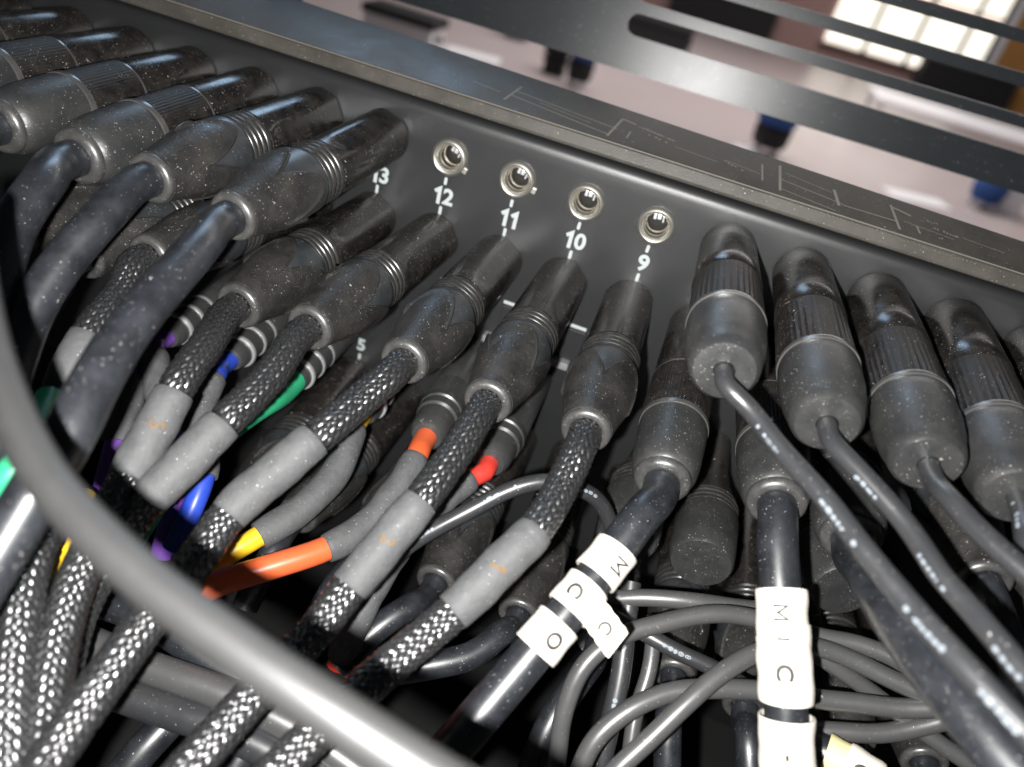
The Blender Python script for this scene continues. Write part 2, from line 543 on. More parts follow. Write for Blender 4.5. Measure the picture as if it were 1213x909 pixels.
for k in range(4):
    cx = 25.0 * k; base = len(V); n = 40
    for q in range(n):
        t = 2 * math.pi * q / n; c, sn = math.cos(t), math.sin(t)
        V.append((cx + 5.2 * c, 0.0, 5.2 * sn))
    for q in range(n):
        t = 2 * math.pi * q / n; c, sn = math.cos(t), math.sin(t)
        e = min(12.5 / max(abs(c), 1e-9), 8.0 / max(abs(sn), 1e-9)); V.append((cx + e * c, 0.0, e * sn))
    for sx in (-1, 1):
        for sz in (-1, 1): V.append((cx + 12.5 * sx, 0, 8.0 * sz))
    for q in range(n):
        r = (q + 1) % n; Fc.append((base + q, base + n + q, base + n + r, base + r))
    for ci, (sx, sz) in enumerate(((-1, -1), (-1, 1), (1, -1), (1, 1))):   # corners of the cell
        best = sorted(range(n), key=lambda q: (V[base + n + q][0] - cx - 12.5 * sx) ** 2 + (V[base + n + q][2] - 8.0 * sz) ** 2)[:2]
        if abs(best[0] - best[1]) in (1, n - 1): Fc.append((base + n + best[0], base + n + best[1], base + 2 * n + ci))
wpart('back_panel', make_mesh('back_panel', V, Fc), 'panel_paint')
wpart('housing', boxes_mesh('housing', [(-338, 418, 14.5, 34, -239.6, 15.2)], 0.8), 'gap_black')
# top bezel: front lip, slightly raised rear edge (tapers towards the right)
ZB = 26.5                                             # the bezel rises towards its rear edge
_q = np.array([at_z(u, v, ZB) for u, v in ((850, 166), (1000, 205), (1110, 255), (700, 113), (500, 55), (400, 12), (1213, 290))])
_fit = np.polyfit(_q[:, 0], _q[:, 1], 1)
def yfar(x): return float(np.polyval(_fit, x))
bp = [(34.0, 16.0), (0.6, 16.0), (-0.4, 16.6), (-0.55, 17.4), (0.9, 20.6), (1.6, 21.2), (2.5, 21.5)]
V = []
for x in xs:
    yf = yfar(x); sl_ = (ZB - 21.5) / (yf - 3.3)
    row = [(x, y, z) for y, z in bp] + [(x, yf - 3.0, 21.5 + sl_ * (yf - 5.5)), (x, yf - 0.8, ZB), (x, yf, ZB - .4), (x, yf + .2, 18.0)]
    V += row
wpart('top_bezel', make_mesh('top_bezel', V, grid_faces(len(xs), len(row), False), angle=25), 'bezel_paint')
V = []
for x in xs:                                          # highlight on the front crease, built in as a paler bead
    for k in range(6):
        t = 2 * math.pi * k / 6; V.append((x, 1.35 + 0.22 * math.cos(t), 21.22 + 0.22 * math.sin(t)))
wpart('edge_highlight', make_mesh('edge_highlight', V, grid_faces(len(xs), 6)), 'edge_highlight')
PN = np.array([0.0, -0.2, 0.98])
def on_bezel(u, v, lift=0.11):
    d = ray(u, v); x = 50.0
    for _ in range(8):                                # meet the sloping top where its cross-section has this x
        sl_ = (ZB - 21.5) / (yfar(x) - 3.3)
        n = np.array([0.0, -sl_, 1.0]); o = np.array([x, 2.5, 21.5 + lift])
        q = CAM + d * (((o - CAM) @ n) / (d @ n)); x = q[0]
    return q

# nickel jack sockets
ring_me = lathe('socket_ring', [(4.1, -1.0), (4.12, 0.5), (4.3, 1.1), (4.75, 1.65), (5.35, 1.9), (5.9, 1.65), (6.3, 1.1), (6.5, 0.5), (6.5, 0.05)], 56, caps=False)
seat_me = lathe('socket_barrel', [(4.1, -0.9), (3.7, -1.2), (3.7, -2.6), (4.05, -2.8), (4.05, -4.6), (3.6, -4.9), (3.6, -6.8), (4.2, -7.0), (4.2, -13.0)], 36, caps=False)
back_me = lathe('socket_back', [(4.2, -13.0), (0.05, -13.0)], 24, caps=False)
spring_me = boxes_mesh('socket_contact', [(-0.2, 1.2, 1.5, 3.3, -9.0, -1.6), (-1.6, -0.5, 1.0, 3.2, -11.0, -2.6), (1.5, 2.2, 0.2, 2.6, -9, -3.0)], 0.3)
notch_me = boxes_mesh('socket_notch', [(6.0, 7.6, -1.6, 0.6, 0.1, 1.1)], 0.2)
RX = Matrix.Rotation(math.radians(90), 4, 'X')        # local z -> out of the panel
for i in range(4):
    M = Matrix.Translation(Vector((25.0 * i, 0, 0)) * MM) @ RX @ Matrix.Rotation(math.radians(-20 + 9 * i), 4, 'Z')
    def place(o, mm_=M):
        o.matrix_parent_inverse = WORLD[con.name].inverted(); o.matrix_basis = mm_; return o
    s_ = place(put('jack_socket', ring_me, 'nickel', con))
    for nm, me, mt in (('barrel', seat_me, 'socket_metal'), ('barrel_back', back_me, 'gap_black'), ('contact_spring', spring_me, 'chrome_ring'), ('locating_notch', notch_me, 'nickel')):
        if nm == 'locating_notch' and i > 1: continue
        c_ = put(nm, me, mt, s_)

# printed numbers and tick marks
def panel_text(ch, x, z, size, mt='white_print'):
    V, Fc = number_glyphs(ch, size, 0.034 * size)
    P = [(x + vx, -0.05, z + vy) for vx, vy, _ in V]
    Fc = [tuple(reversed(f)) if False else f for f in Fc]
    return wpart('printed_number', make_mesh('printed_number', P, Fc, smooth=False), mt)


def flat_mark(name, x0, x1, z0, z1, y=-0.05, mt='white_print', rad=0.45):
    P = []
    for cx, cz, a0 in ((x1 - rad, z1 - rad, 0), (x0 + rad, z1 - rad, 90), (x0 + rad, z0 + rad, 180), (x1 - rad, z0 + rad, 270)):
        for k in range(5):
            a = math.radians(a0 + k * 22.5); P.append((cx + rad * math.cos(a), y, cz + rad * math.sin(a)))
    return wpart(name, make_mesh(name, P, [tuple(reversed(range(len(P))))], smooth=False), mt)


for i in range(-5, 8):
    x = 25.0 * i
    if -3 <= i <= 4:
        panel_text(str(12 - i), x + 0.2, -14.2, 8.0)
        flat_mark('tick_mark', x - .55, x + .55, -10.2, -7.4); flat_mark('tick_mark', x - .55, x + .55, -21.6, -18.3)
    if -2 <= i <= 2:
        panel_text(str(4 - i), x + 2.6, -87.2, 7.5); flat_mark('tick_mark', x + 1.9, x + 3.1, -94.5, -91.6)
for i in (-1, 0, 1, 2):                               # release tabs between the lower sockets
    x = 25.0 * i + 5.2 + 0.8 * i
    t_ = wpart('release_tab', boxes_mesh('release_tab', [(x, x + 7.5, -1.4, -0.02, -60.2, -47.2)], 0.3), 'tab_plastic')
    put('tab_line', make_mesh('tab_line', [(x, -.06, -46.9), (x + 7, -.06, -46.9), (x + 7, -.06, -45.6), (x, -.06, -45.6)], [(0, 1, 2, 3)], smooth=False), 'white_print', t_, True)
    put('tab_lip', boxes_mesh('tab_lip', [(x - 4, x + 5, -4.5, -0.02, -63.4, -60.4)], 0.6), 'tab_lip', t_, True)

# the worn line drawings printed on the bezel
def bez_line(u0, v0, u1, v1, w=0.45, bx=None):
    a, b = on_bezel(u0, v0), on_bezel(u1, v1)
    d = b - a; d /= np.linalg.norm(d); n = np.cross(d, PN) * w / 2
    return [a + n, b + n, b - n, a - n]


diag = [
    [(597, 118, 618, 103, .8), (604, 112, 722, 160, .5), (612, 108, 731, 153, .5), (719, 161, 738, 141, .8), (742, 164, 747, 156, .5), (738, 141, 754, 148, .9), (560, 96, 592, 109, .4), (640, 122, 700, 146, .4), (756, 150, 800, 168, .35), (800, 174, 850, 192, .35)],
    [(924, 196, 924, 226, .9), (924, 212, 998, 242, .5), (926, 224, 990, 250, .4), (988, 225, 994, 244, 1.1), (903, 195, 903, 214, .6),
     (998, 243, 1064, 263, .6), (1055, 243, 1066, 272, .9), (1058, 246, 1079, 256, 1.0), (1086, 268, 1090, 277, .7), (860, 190, 900, 206, .35), (930, 205, 985, 228, .35), (1070, 262, 1130, 284, .35), (1140, 282, 1190, 300, .35)]]
for lines in diag:
    V = []; Fc = []
    for l in lines:
        k = len(V); V += bez_line(*l); Fc.append((k, k + 1, k + 2, k + 3))
    wpart('printed_diagram', make_mesh('printed_diagram', V, Fc, smooth=False), 'faint_print')
V = []; Fc = []
for (u0, v0, u1, v1, n) in ((762, 152, 800, 168, 9), (768, 160, 792, 170, 6), (858, 191, 882, 204, 6), (1098, 262, 1112, 266, 4), (1106, 271, 1136, 282, 8), (1112, 282, 1118, 283, 2), (972, 252, 1158, 314, 40)):
    for q in range(n):
        f = q / n; u, v = u0 + (u1 - u0) * f, v0 + (v1 - v0) * f
        if rng.random() < 0.12: continue
        k = len(V); V += bez_line(u, v - 1 + rng.random(), u + (u1 - u0) / n * .62, v + rng.random() * 1.5, 0.5 + .7 * rng.random()); Fc.append((k, k + 1, k + 2, k + 3))
wpart('printed_legend', make_mesh('printed_legend', V, Fc, smooth=False), 'faint_print', kind='stuff')

# ------------------------------------------------------------------ slotted steel panel behind the console
rk = thing('slotted_rack_panel', 'black slotted steel rack panel standing behind the console', 'rack panel', loc=(130, 121, -239.6))
def slotted(x0, x1, z0, z1, slots, y0, y1):
    """plate with round-ended slots: strips between them, each slot end filled to a half circle"""
    P = []
    bars = [z0] + [q for s in slots for q in s] + [z1]
    bm = bmesh.new()
    sx0, sx1 = slots_x
    def prism(poly):
        f = [bm.verts.new(Vector((x, y0, z)) * MM) for x, z in poly]
        bk = [bm.verts.new(Vector((x, y1, z)) * MM) for x, z in poly]
        bm.faces.new(f); bm.faces.new(list(reversed(bk)))
        for i in range(len(poly)):
            j = (i + 1) % len(poly)
            bm.faces.new((f[j], f[i], bk[i], bk[j]))
    left = [(x0, z0)]
    # one outline: the left block with half-round bites, then the bars as separate bands butted to it
    pts = [(sx0, z0)]
    for a, b in slots:
        r = (b - a) / 2
        pts.append((sx0, a))
        for k in range(1, 12):
            t = math.pi * k / 12
            pts.append((sx0 - r * math.sin(t), a + r - r * math.cos(t)))
        pts.append((sx0, b))
    pts.append((sx0, z1))
    prism([(x0, z0)] + pts + [(x0, z1)])
    for k in range(0, len(bars), 2):
        prism([(sx0, bars[k]), (x1, bars[k]), (x1, bars[k + 1]), (sx0, bars[k + 1])])
    for v in bm.verts: v.co.y += (v.co.z - 0.0228) * math.tan(math.radians(8.5))
    bmesh.ops.remove_doubles(bm, verts=bm.verts[:], dist=1e-6)
    bmesh.ops.recalc_face_normals(bm, faces=bm.faces[:])
    me = bpy.data.meshes.new('slotted_plate'); bm.to_mesh(me); bm.free()
    return me


slots_x = (36.5, 330)
put('slotted_plate', slotted(-150, 345, 22.8, 96, [(37.4, 46.6), (51.2, 61.0), (65.9, 75.8), (80.4, 90.2)], 120, 122.5), 'rack_steel', rk, True)
for x in (-150, 341): put('side_bracket', boxes_mesh('side_bracket', [(x, x + 4, 134.0, 160, -239.6, 94)], 0.4), 'rack_steel', rk, True)
put('end_post', boxes_mesh('end_post', [(330, 345, 133.8, 137, 22.8, 94)], 0.4), 'rack_steel', rk, True)

# ------------------------------------------------------------------ connector part meshes (local z points away from the panel)
def nc_shell():
    segs = 48; zs = list(np.linspace(0.15, 42.4, 26)) + [42.9]
    V = []
    for z in zs:
        for j in range(segs):
            t = 2 * math.pi * j / segs
            r = 9.25
            for t0 in (0.9, 0.9 + math.pi):           # thumb flats with a rounded end near the rings
                d = (t - t0 + math.pi) % (2 * math.pi) - math.pi
                if abs(d) < 1.2:
                    end = 40.5 - 9.0 * (d / 0.55) ** 2
                    k = min(1, max(0, (end - z) / 2.0))
                    lim = 8.55 / math.cos(d)
                    if lim < r: r = r + (lim - r) * k
            if z > 42.5: r -= 0.4
            V.append((r * math.cos(t), r * math.sin(t), z))
    Fc = grid_faces(len(zs), segs)
    Fc.append(tuple(reversed(range(segs)))); n0 = (len(zs) - 1) * segs; Fc.append(tuple(range(n0, n0 + segs)))
    return make_mesh('plug_shell', V, Fc, angle=28)


def base_r(z):
    return float(np.interp(z, [50, 53, 60, 66, 71, 76, 80, 84], [9.6, 9.85, 9.95, 9.7, 9.0, 7.9, 7.1, 6.5]))


def nc_grip():
    segs = 112; V = []
    rows = 16
    for i in range(rows):
        for j in range(segs):
            t = 2 * math.pi * j / segs
            c = abs(math.cos(2 * t))
            ys = 56.0 + 15.5 * (1 - c ** 0.85) * (0.93 + 0.07 * math.cos(t)); lip = 0.22 * (1 - c) ** 3
            f = max(0, (i - 2)) / (rows - 3)
            z = ys + (84.2 - ys) * f
            if i == 0: z = ys - 0.15; off = -0.5
            elif i == 1: z = ys; off = 0.70 + lip
            elif i == 2: z = ys + 0.9; off = 0.90 + lip
            else: off = 0.90 + lip - (0.5 + lip) * min(1, (z - ys - 0.9) / 1.6)
            r = base_r(z) + off
            V.append((r * math.cos(t), r * math.sin(t), z))
    Fc = grid_faces(rows, segs)
    n0 = (rows - 1) * segs; Fc.append(tuple(range(n0, n0 + segs)))
    return make_mesh('boot_grip', V, Fc, angle=40)


def torus_prof(R, r, zc, n=14): return [(R + r * math.cos(a), zc + r * math.sin(a)) for a in np.linspace(-math.pi * .98, math.pi * .98, n)]


def knurl(z0, z1, r, n, h, taper):
    segs = n * 4
    def rf(t, z):
        ph = (t * n / (2 * math.pi)) % 1.0
        tri = max(0.0, 1 - abs(ph - 0.5) * 2.6)
        f = (z - z0) / (z1 - z0)
        return h * tri * (1.0 if not taper else min(1.0, 0.15 + 1.1 * f * (0.55 + 0.45 * math.sin(5 * t))))
    zs = np.linspace(z0, z1, 7)
    pr = [(r - 0.8, z0)] + [(r, z) for z in zs] + [(r - 0.8, z1)]
    return lathe('knurled_collar', pr, segs, rfun=rf, angle=30)


ME = {
    'nc_shell': nc_shell(),
    'nc_core': lathe('ring_collar', [(8.6, 42.9), (8.6, 53.1)], 40),
    'nc_ring': lathe('ring', [(8.5, -1.15), (9.25, -0.95), (9.55, -0.55), (9.6, 0.0), (9.5, 0.5), (9.1, 0.9), (8.5, 1.1)], 40, caps=False),
    'nc_collar': lathe('boot_collar', [(8.7, 53.0), (9.5, 53.05), (9.85, 53.5)] + [(base_r(z), z) for z in (55, 58, 61, 64, 67, 70, 73, 76)], 48),
    'nc_grip': nc_grip(),
    'nc_rim': lathe('boot_rim', torus_prof(5.35, 1.45, 84.9), 40, caps=False),
    'k_shell': lathe('k_shell', [(9.0, 0.15), (9.1, 1.0), (9.25, 14.0), (9.6, 35.0), (9.3, 36.2)], 48),
    'k_edge': lathe('bright_edge', [(9.2, 36.1), (9.75, 36.3), (9.8, 37.0), (9.2, 37.2)], 48, caps=False),
    'k_knurl': knurl(37.2, 58.0, 9.75, 64, 0.10, False),
    'k_edge2': lathe('bright_edge2', [(9.4, 58.0), (10.25, 58.2), (10.35, 59.0), (10.2, 60.0), (9.4, 60.2)], 48, caps=False),
    'k_boot': lathe('k_boot', [(9.3, 60.0), (9.95, 60.4), (10.0, 63), (9.75, 70), (9.4, 76), (8.9, 79.5), (8.0, 81.6), (6.8, 82.4), (5.5, 82.6)], 48),
    'k_rim': lathe('k_rim', torus_prof(5.9, 1.9, 82.6), 44, caps=False),
    'r_shell': lathe('r_shell', [(8.9, 0.15), (9.15, 0.8), (9.35, 12), (9.8, 28), (10.1, 36.6), (9.7, 37.2)], 52),
    'r_knurl': knurl(37.6, 62.0, 9.85, 40, 0.42, True),
    'r_edge': lathe('r_edge', [(9.7, 62.0), (10.45, 62.15), (10.6, 62.8), (10.45, 63.7), (9.8, 63.8)], 52, caps=False),
    'r_boot': lathe('r_boot', [(9.8, 63.6), (10.15, 64.2), (10.3, 68), (10.2, 74), (9.75, 79), (9.35, 81.0), (8.9, 82.8), (8.75, 84.6), (8.3, 86.6), (7.3, 87.8), (6.0, 88.0), (2.6, 88.0), (2.3, 86.5)], 52),
    # small jack plugs of the lower bank
    'j_shell': lathe('j_shell', [(5.5, 0.15), (5.9, 0.8), (5.95, 36), (5.6, 37), (5.6, 38.5)], 36),
    'j_body': lathe('j_body', [(5.0, 38.5), (5.75, 38.6), (5.7, 45.0), (5.1, 45.2), (5.1, 46.5), (5.5, 46.7), (5.4, 53.0), (4.9, 53.3), (4.9, 54.6)], 36),
    'j_ring': lathe('j_ring', [(5.0, -0.8), (5.85, -0.75), (6.0, -0.3), (6.0, 0.4), (5.8, 0.8), (5.0, 0.85)], 36, caps=False),
    'j_tail': lathe('j_tail', [(4.7, 54.6), (5.1, 54.9), (4.9, 58.5), (4.0, 60.5), (2.6, 61.0)], 36),
    'jr_shell': lathe('jr_shell', [(7.0, 0.15), (7.4, 1), (7.5, 30), (7.2, 31)], 40),
    'jr_knurl': knurl(31.0, 42.0, 7.3, 56, 0.22, False),
    'jr_step': lathe('jr_step', [(6.8, 42.0), (7.75, 42.2), (7.8, 45.0), (7.2, 45.4), (7.15, 46.0), (7.5, 46.2), (7.4, 49.5), (6.6, 50.2)], 40),
    'jr_tail': lathe('jr_tail', [(6.5, 50.2), (6.75, 50.5), (6.55, 56), (6.0, 59.5), (5.0, 60.8), (3.0, 61.2)], 40),
    # dark plug with a moulded cone
    'c_cone': lathe('c_cone', [(4.5, 0.15), (4.8, 1), (5.2, 20), (6.8, 30), (9.3, 38), (9.6, 39)], 44),
    'c_ring': lathe('c_ring', [(9.0, -.5), (9.9, -.4), (10.0, 0), (9.9, .4), (9.0, .5)], 44, caps=False),
    'c_neck': lathe('c_neck', [(9.3, 39.0), (9.6, 46.0)], 44),
    'c_body': lathe('c_body', [(9.5, 46), (10.3, 46.3), (10.5, 47.4), (10.3, 60), (9.9, 65.4), (9.2, 66.4), (0.05, 66.6)], 48),
}
LEN = {'nc': 85.5, 'k': 84.0, 'r': 88.0, 'j': 61.0, 'jr': 61.0, 'c': 66.6}


def socket_matrix(i, zrow, end_px, L, roll):
    B = np.array([25.0 * i, -0.05, zrow])
    lo, hi = -L, -L * 0.5
    for _ in range(40):                               # the plug tips a little: find the axis whose end is where the ray passes
        md = (lo + hi) / 2
        if np.linalg.norm(at_y(*end_px, md) - B) > L: lo = md
        else: hi = md
    E = at_y(*end_px, (lo + hi) / 2)
    a = (E - B) / np.linalg.norm(E - B)
    zc = Vector(a); xc = Vector((1, 0, 0)); xc = (xc - zc * xc.dot(zc)).normalized(); yc = zc.cross(xc)
    M = Matrix(((xc.x, yc.x, zc.x, B[0] * MM), (xc.y, yc.y, zc.y, B[1] * MM), (xc.z, yc.z, zc.z, B[2] * MM), (0, 0, 0, 1)))
    return M @ Matrix.Rotation(math.radians(roll), 4, 'Z'), B, a


def loc_z(o, z): o.location = (0, 0, z * MM); return o


def build_plug(kind, root, band=None, material_boot=None):
    if kind == 'nc':
        put('shell', ME['nc_shell'], 'black_shell', root)
        c = put('ring_collar', ME['nc_core'], 'black_ring', root)
        for k in range(4): loc_z(put('ring', ME['nc_ring'], 'black_ring', c), 44.3 + 2.45 * k)
        put('boot_collar', ME['nc_collar'], 'collar_rubber', root)
        put('boot', ME['nc_grip'], 'boot_rubber', root)
        put('boot_rim', ME['nc_rim'], 'rim_rubber', root)
    elif kind == 'k':
        put('shell', ME['k_shell'], 'black_shell', root); put('edge_ring', ME['k_edge'], 'bright_edge', root)
        put('knurled_collar', ME['k_knurl'], 'knurl_black', root); put('edge_ring', ME['k_edge2'], 'bright_edge', root)
        put('boot', ME['k_boot'], 'smooth_boot', root); put('boot_rim', ME['k_rim'], 'rim_rubber', root)
    elif kind == 'r':
        put('shell', ME['r_shell'], 'black_shell', root); put('knurled_collar', ME['r_knurl'], 'knurl_black', root)
        put('edge_ring', ME['r_edge'], 'bright_edge', root); put('boot', ME['r_boot'], 'smooth_boot', root)
    elif kind == 'j':
        put('shell', ME['j_shell'], 'plug_shell', root); put('barrel', ME['j_body'], 'plug_shell', root)
        put('tail', ME['j_tail'], 'plug_shell', root)
        for z in (37.8, 45.9, 54.0): loc_z(put('chrome_ring', ME['j_ring'], 'chrome_ring', root), z)
    elif kind == 'jr':
        put('shell', ME['jr_shell'], 'plug_shell', root); put('knurled_collar', ME['jr_knurl'], 'plug_shell', root)
        put('step_ring', ME['jr_step'], 'plug_shell', root); put('tail', ME['jr_tail'], 'plug_shell', root)
    elif kind == 'c':
        put('cone', ME['c_cone'], 'boot_rubber', root); n = put('neck', ME['c_neck'], 'boot_rubber', root)
        for k in range(3): loc_z(put('ring', ME['c_ring'], 'boot_rubber', n), 40.5 + 2.1 * k)
        put('body', ME['c_body'], 'smooth_boot', root)


def sleeve_form(seed, amp, s0, s1):
    w = rnd_wrinkle(seed, amp)
    return lambda s, t: w(s, t) - 0.32 * math.exp(-min(s - s0, s1 - s) / 2.2)


def rnd_wrinkle(seed, amp):
    r = np.random.default_rng(seed); a = r.uniform(0, 6.28, 4); w = r.uniform(0.1, 0.5, 4)
    return lambda s, t: amp * (math.sin(w[0] * s + a[0] + t) + math.sin(w[1] * s * 2 + a[1] + 2 * t) + .6 * math.sin(w[2] * s * 3 + a[2] + 3 * t))


def plug_cable(name, label, cat, kind, i, zrow, end_px, route, r=4.2, jacket='black_cable', roll=0.0, group=None,
               braid=(), sleeve=(), band=None, r_sleeve=None):
    """a plug in its socket and the cable hanging from it. route: (u, v, depth) knots after the boot.
    braid / sleeve: lists of ((u,v),(u,v)) stretches, band: colour of the jacket past the sleeves"""
    L = LEN[kind]
    M, B, a = socket_matrix(i, zrow, end_px, L, roll)
    root = thing(name, label, cat, M, group=group)
    build_plug(kind, root)
    if not route: return root, None
    if braid: route = [(u, v, d - min(11.0, 6.0 + 5.0 * k)) for k, (u, v, d) in enumerate(route)]
    K = [B + a * (L - 9), B + a * (L - 1), B + a * (L + 6)] + [at_d(*q) for q in route]
    path = Path(K)
    put('cable', tube('cable', path, 0, path.len, r - (0.5 if braid else 0), 20), 'braid_core' if braid else jacket, root, True)
    for (q0, q1) in braid:
        s0 = 9.0 if q0 is None else path.s_near(*q0); s1 = path.len if q1 is None else path.s_near(*q1)
        put('braided_sleeve', braid_mesh(path, s0, s1, r), 'braid', root, True, kind='stuff')
    sl = []
    for k, (q0, q1) in enumerate(sleeve):
        s0, s1 = path.s_near(*q0), path.s_near(*q1)
        rs = r_sleeve or r + 0.75
        sl.append(put('heat_shrink_sleeve', tube('heat_shrink_sleeve', path, s0, s1, rs, 28, 1.5, rfun=sleeve_form(int(abs(end_px[0])) + k, 0.09, s0, s1), inner=rs - 0.75), 'heat_shrink', root, True))
    return root, (path, sl)


ROW1, ROW2, ROW3, ROW4 = 0.0, -30.6, -73.0, -103.6
G1 = 'plugs in the upper socket row'

# ---- upper row, left: thick plain cables that swing down past the frame's edge
plug_cable('microphone_cable', 'thick black cable whose ribbed plug sits beside the empty socket 12', 'cable', 'nc', -1, ROW1, (275, 257),
           [(240, 288, 184), (212, 320, 174), (177, 359, 165), (142, 405, 157), (110, 458, 150), (82, 514, 144), (42, 582, 140), (2, 648, 137), (-60, 750, 132)], 4.75, roll=20)
plug_cable('microphone_cable', 'thick dusty cable on the second ribbed plug left of socket 12', 'cable', 'nc', -2, ROW1, (178, 212),
           [(128, 250, 190), (74, 312, 182), (38, 368, 177), (14, 432, 173), (-5, 510, 171), (-30, 620, 170)], 4.75, roll=-25)
plug_cable('microphone_cable', 'thick cable on smooth plug with round rim, third left of socket 12', 'cable', 'k', -3, ROW1, (90, 187),
           [(52, 216, 190), (17, 268, 182), (-4, 335, 176), (-18, 420, 170), (-30, 520, 168)], 5.0)
plug_cable('microphone_cable', 'thick cable on smooth plug, fourth left of socket 12', 'cable', 'k', -4, ROW1, (-3, 150),
           [(-50, 180, 196), (-90, 240, 190), (-110, 330, 186)], 5.0)
plug_cable('microphone_cable', 'cable on smooth black plug, fifth left of socket 12', 'cable', 'k', -5, ROW1, (-95, 113),
           [(-150, 140, 198), (-190, 210, 194)], 5.0)
plug_cable('microphone_cable', 'cable on smooth black plug, sixth left of socket 12', 'cable', 'k', -6, ROW1, (-190, 80),
           [(-250, 110, 198), (-290, 180, 194)], 5.0)
plug_cable('microphone_cable', 'cable on smooth black plug, seventh left of socket 12', 'cable', 'k', -7, ROW1, (-285, 48),
           [(-340, 80, 198), (-380, 150, 194)], 5.0)

# ---- second row: ribbed plugs with braided cable and grey heat-shrink
def inkmark(res, sl_k, uv, ch, root_turn=0.0, size=5.2):
    path, sl = res
    s = path.s_near(*uv); ang = path.angle_to(s, CAM)
    text_on_tube('ink_number', ch, size, path, s, ang, 5.27, root_turn, sl[sl_k], 'ink_brown', 0.02)


plug_cable('braided_cable', 'braided cable with pale sleeve behind the two thick black cables', 'cable', 'nc', -2, ROW2, (176, 306),
           [(150, 338, 214), (112, 388, 208), (84, 440, 203), (62, 510, 200), (58, 600, 186), (30, 690, 174), (16, 800, 164), (10, 920, 154)], 4.2, roll=35,
           braid=[(None, (95, 398)), ((66, 500), None)], sleeve=[((98, 396), (64, 500))])
_, rs = plug_cable('braided_cable', 'braided cable between the thick black cable and the blue jacketed one', 'cable', 'nc', -1, ROW2, (282, 363),
                   [(252, 398, 207), (214, 452, 200), (188, 500, 196), (152, 566, 191), (104, 660, 182), (82, 712, 177), (62, 790, 169), (48, 920, 156)], 4.2, roll=10,
                   braid=[(None, (205, 466)), ((155, 562), None)], sleeve=[((207, 463), (151, 566))])
inkmark(rs, 0, (174, 500), '5', math.radians(100))
plug_cable('braided_cable', 'braided cable with plain sleeve crossing over the green jacketed cable', 'cable', 'nc', 0, ROW2, (366, 389),
           [(320, 446, 203), (264, 502, 197), (215, 553, 193), (172, 596, 190), (120, 672, 190), (88, 740, 190), (66, 840, 186), (50, 940, 180)], 4.2, roll=-20,
           braid=[(None, (262, 504)), ((180, 590), None)], sleeve=[((264, 502), (176, 593))])
plug_cable('braided_cable', 'braided cable with plain sleeve lying above the yellow jacketed cable', 'cable', 'nc', 1, ROW2, (478, 429),
           [(428, 474, 203), (373, 520, 199), (320, 565, 196), (270, 610, 193), (236, 658, 187), (176, 734, 178), (112, 822, 166), (55, 905, 156), (30, 950, 150)], 4.3, roll=5,
           braid=[(None, (372, 522)), ((274, 606), None)], sleeve=[((374, 519), (271, 609))])
_, rs = plug_cable('braided_cable', 'braided cable with inked sleeve crossing the orange and red jacketed cables', 'cable', 'nc', 2, ROW2, (577, 477),
                   [(543, 532, 201), (498, 594, 196), (456, 645, 193), (414, 696, 190), (370, 752, 185), (298, 826, 176), (228, 905, 166), (180, 960, 160)], 4.2, roll=-5,
                   braid=[(None, (497, 597)), ((417, 692), None)], sleeve=[((499, 594), (413, 697))])
inkmark(rs, 0, (458, 642), '2', math.radians(105))
_, rs = plug_cable('braided_cable', 'braided cable with inked sleeve next to the cable with three tapes', 'cable', 'nc', 3, ROW2, (694, 511),
                   [(668, 572, 198), (634, 628, 194), (585, 678, 190), (536, 726, 187), (446, 802, 180), (362, 880, 172), (300, 945, 166)], 4.2, roll=-42,
                   braid=[(None, (632, 632)), ((540, 722), None)], sleeve=[((634, 629), (536, 726))])
inkmark(rs, 0, (582, 668), '1', math.radians(105))
plug_cable('microphone_cable', 'black cable on ribbed plug under the thick dusty cable', 'cable', 'nc', -3, ROW2, (98, 305),
           [(70, 335, 214), (40, 390, 208), (10, 470, 204), (-20, 560, 202)], 4.2, roll=15)
plug_cable('microphone_cable', 'black cable on ribbed plug under the smooth rimmed plugs', 'cable', 'nc', -4, ROW2, (22, 275),
           [(-10, 310, 216), (-40, 380, 212), (-60, 460, 210)], 4.2, roll=30)

# ---- taped cables in sockets 8 and 7
def tape(root, path, c_uv, half, r, ch, turn, mt='tape_white', size=5.0, flag=None):
    s = path.s_near(*c_uv)
    ang = path.angle_to(s, CAM)
    wr = rnd_wrinkle(int(c_uv[0] * 3 + c_uv[1]), 0.11)
    o = put('tape_label', tube('tape_label', path, s - half, s + half, r, 36, 1.0, rfun=wr, inner=r - 0.5), mt, root, True)
    if ch: text_on_tube('letter', ch, size, path, s, ang + flag_shift.get(c_uv, 0), r + 0.36, turn, o, 'ink_black', 0.20)
    return o, s, ang


flag_shift = {(719, 666): -0.55, (688, 707): 0.25, (650, 752): -0.35}
root, (pth, _) = plug_cable('microphone_cable', 'black cable in socket 8 wrapped with three white lettered tapes', 'cable', 'k', 4, ROW2, (784, 572),
                            [(764, 606, 194), (722, 662, 188), (652, 748, 181), (560, 858, 175), (470, 960, 170)], 4.9)
tape(root, pth, (719, 666), 4.6, 5.7, 'M', math.radians(90))
o2, s2, ang2 = tape(root, pth, (688, 707), 4.2, 5.75, 'C', math.radians(90))
tape(root, pth, (650, 752), 4.4, 5.7, 'O', math.radians(90))
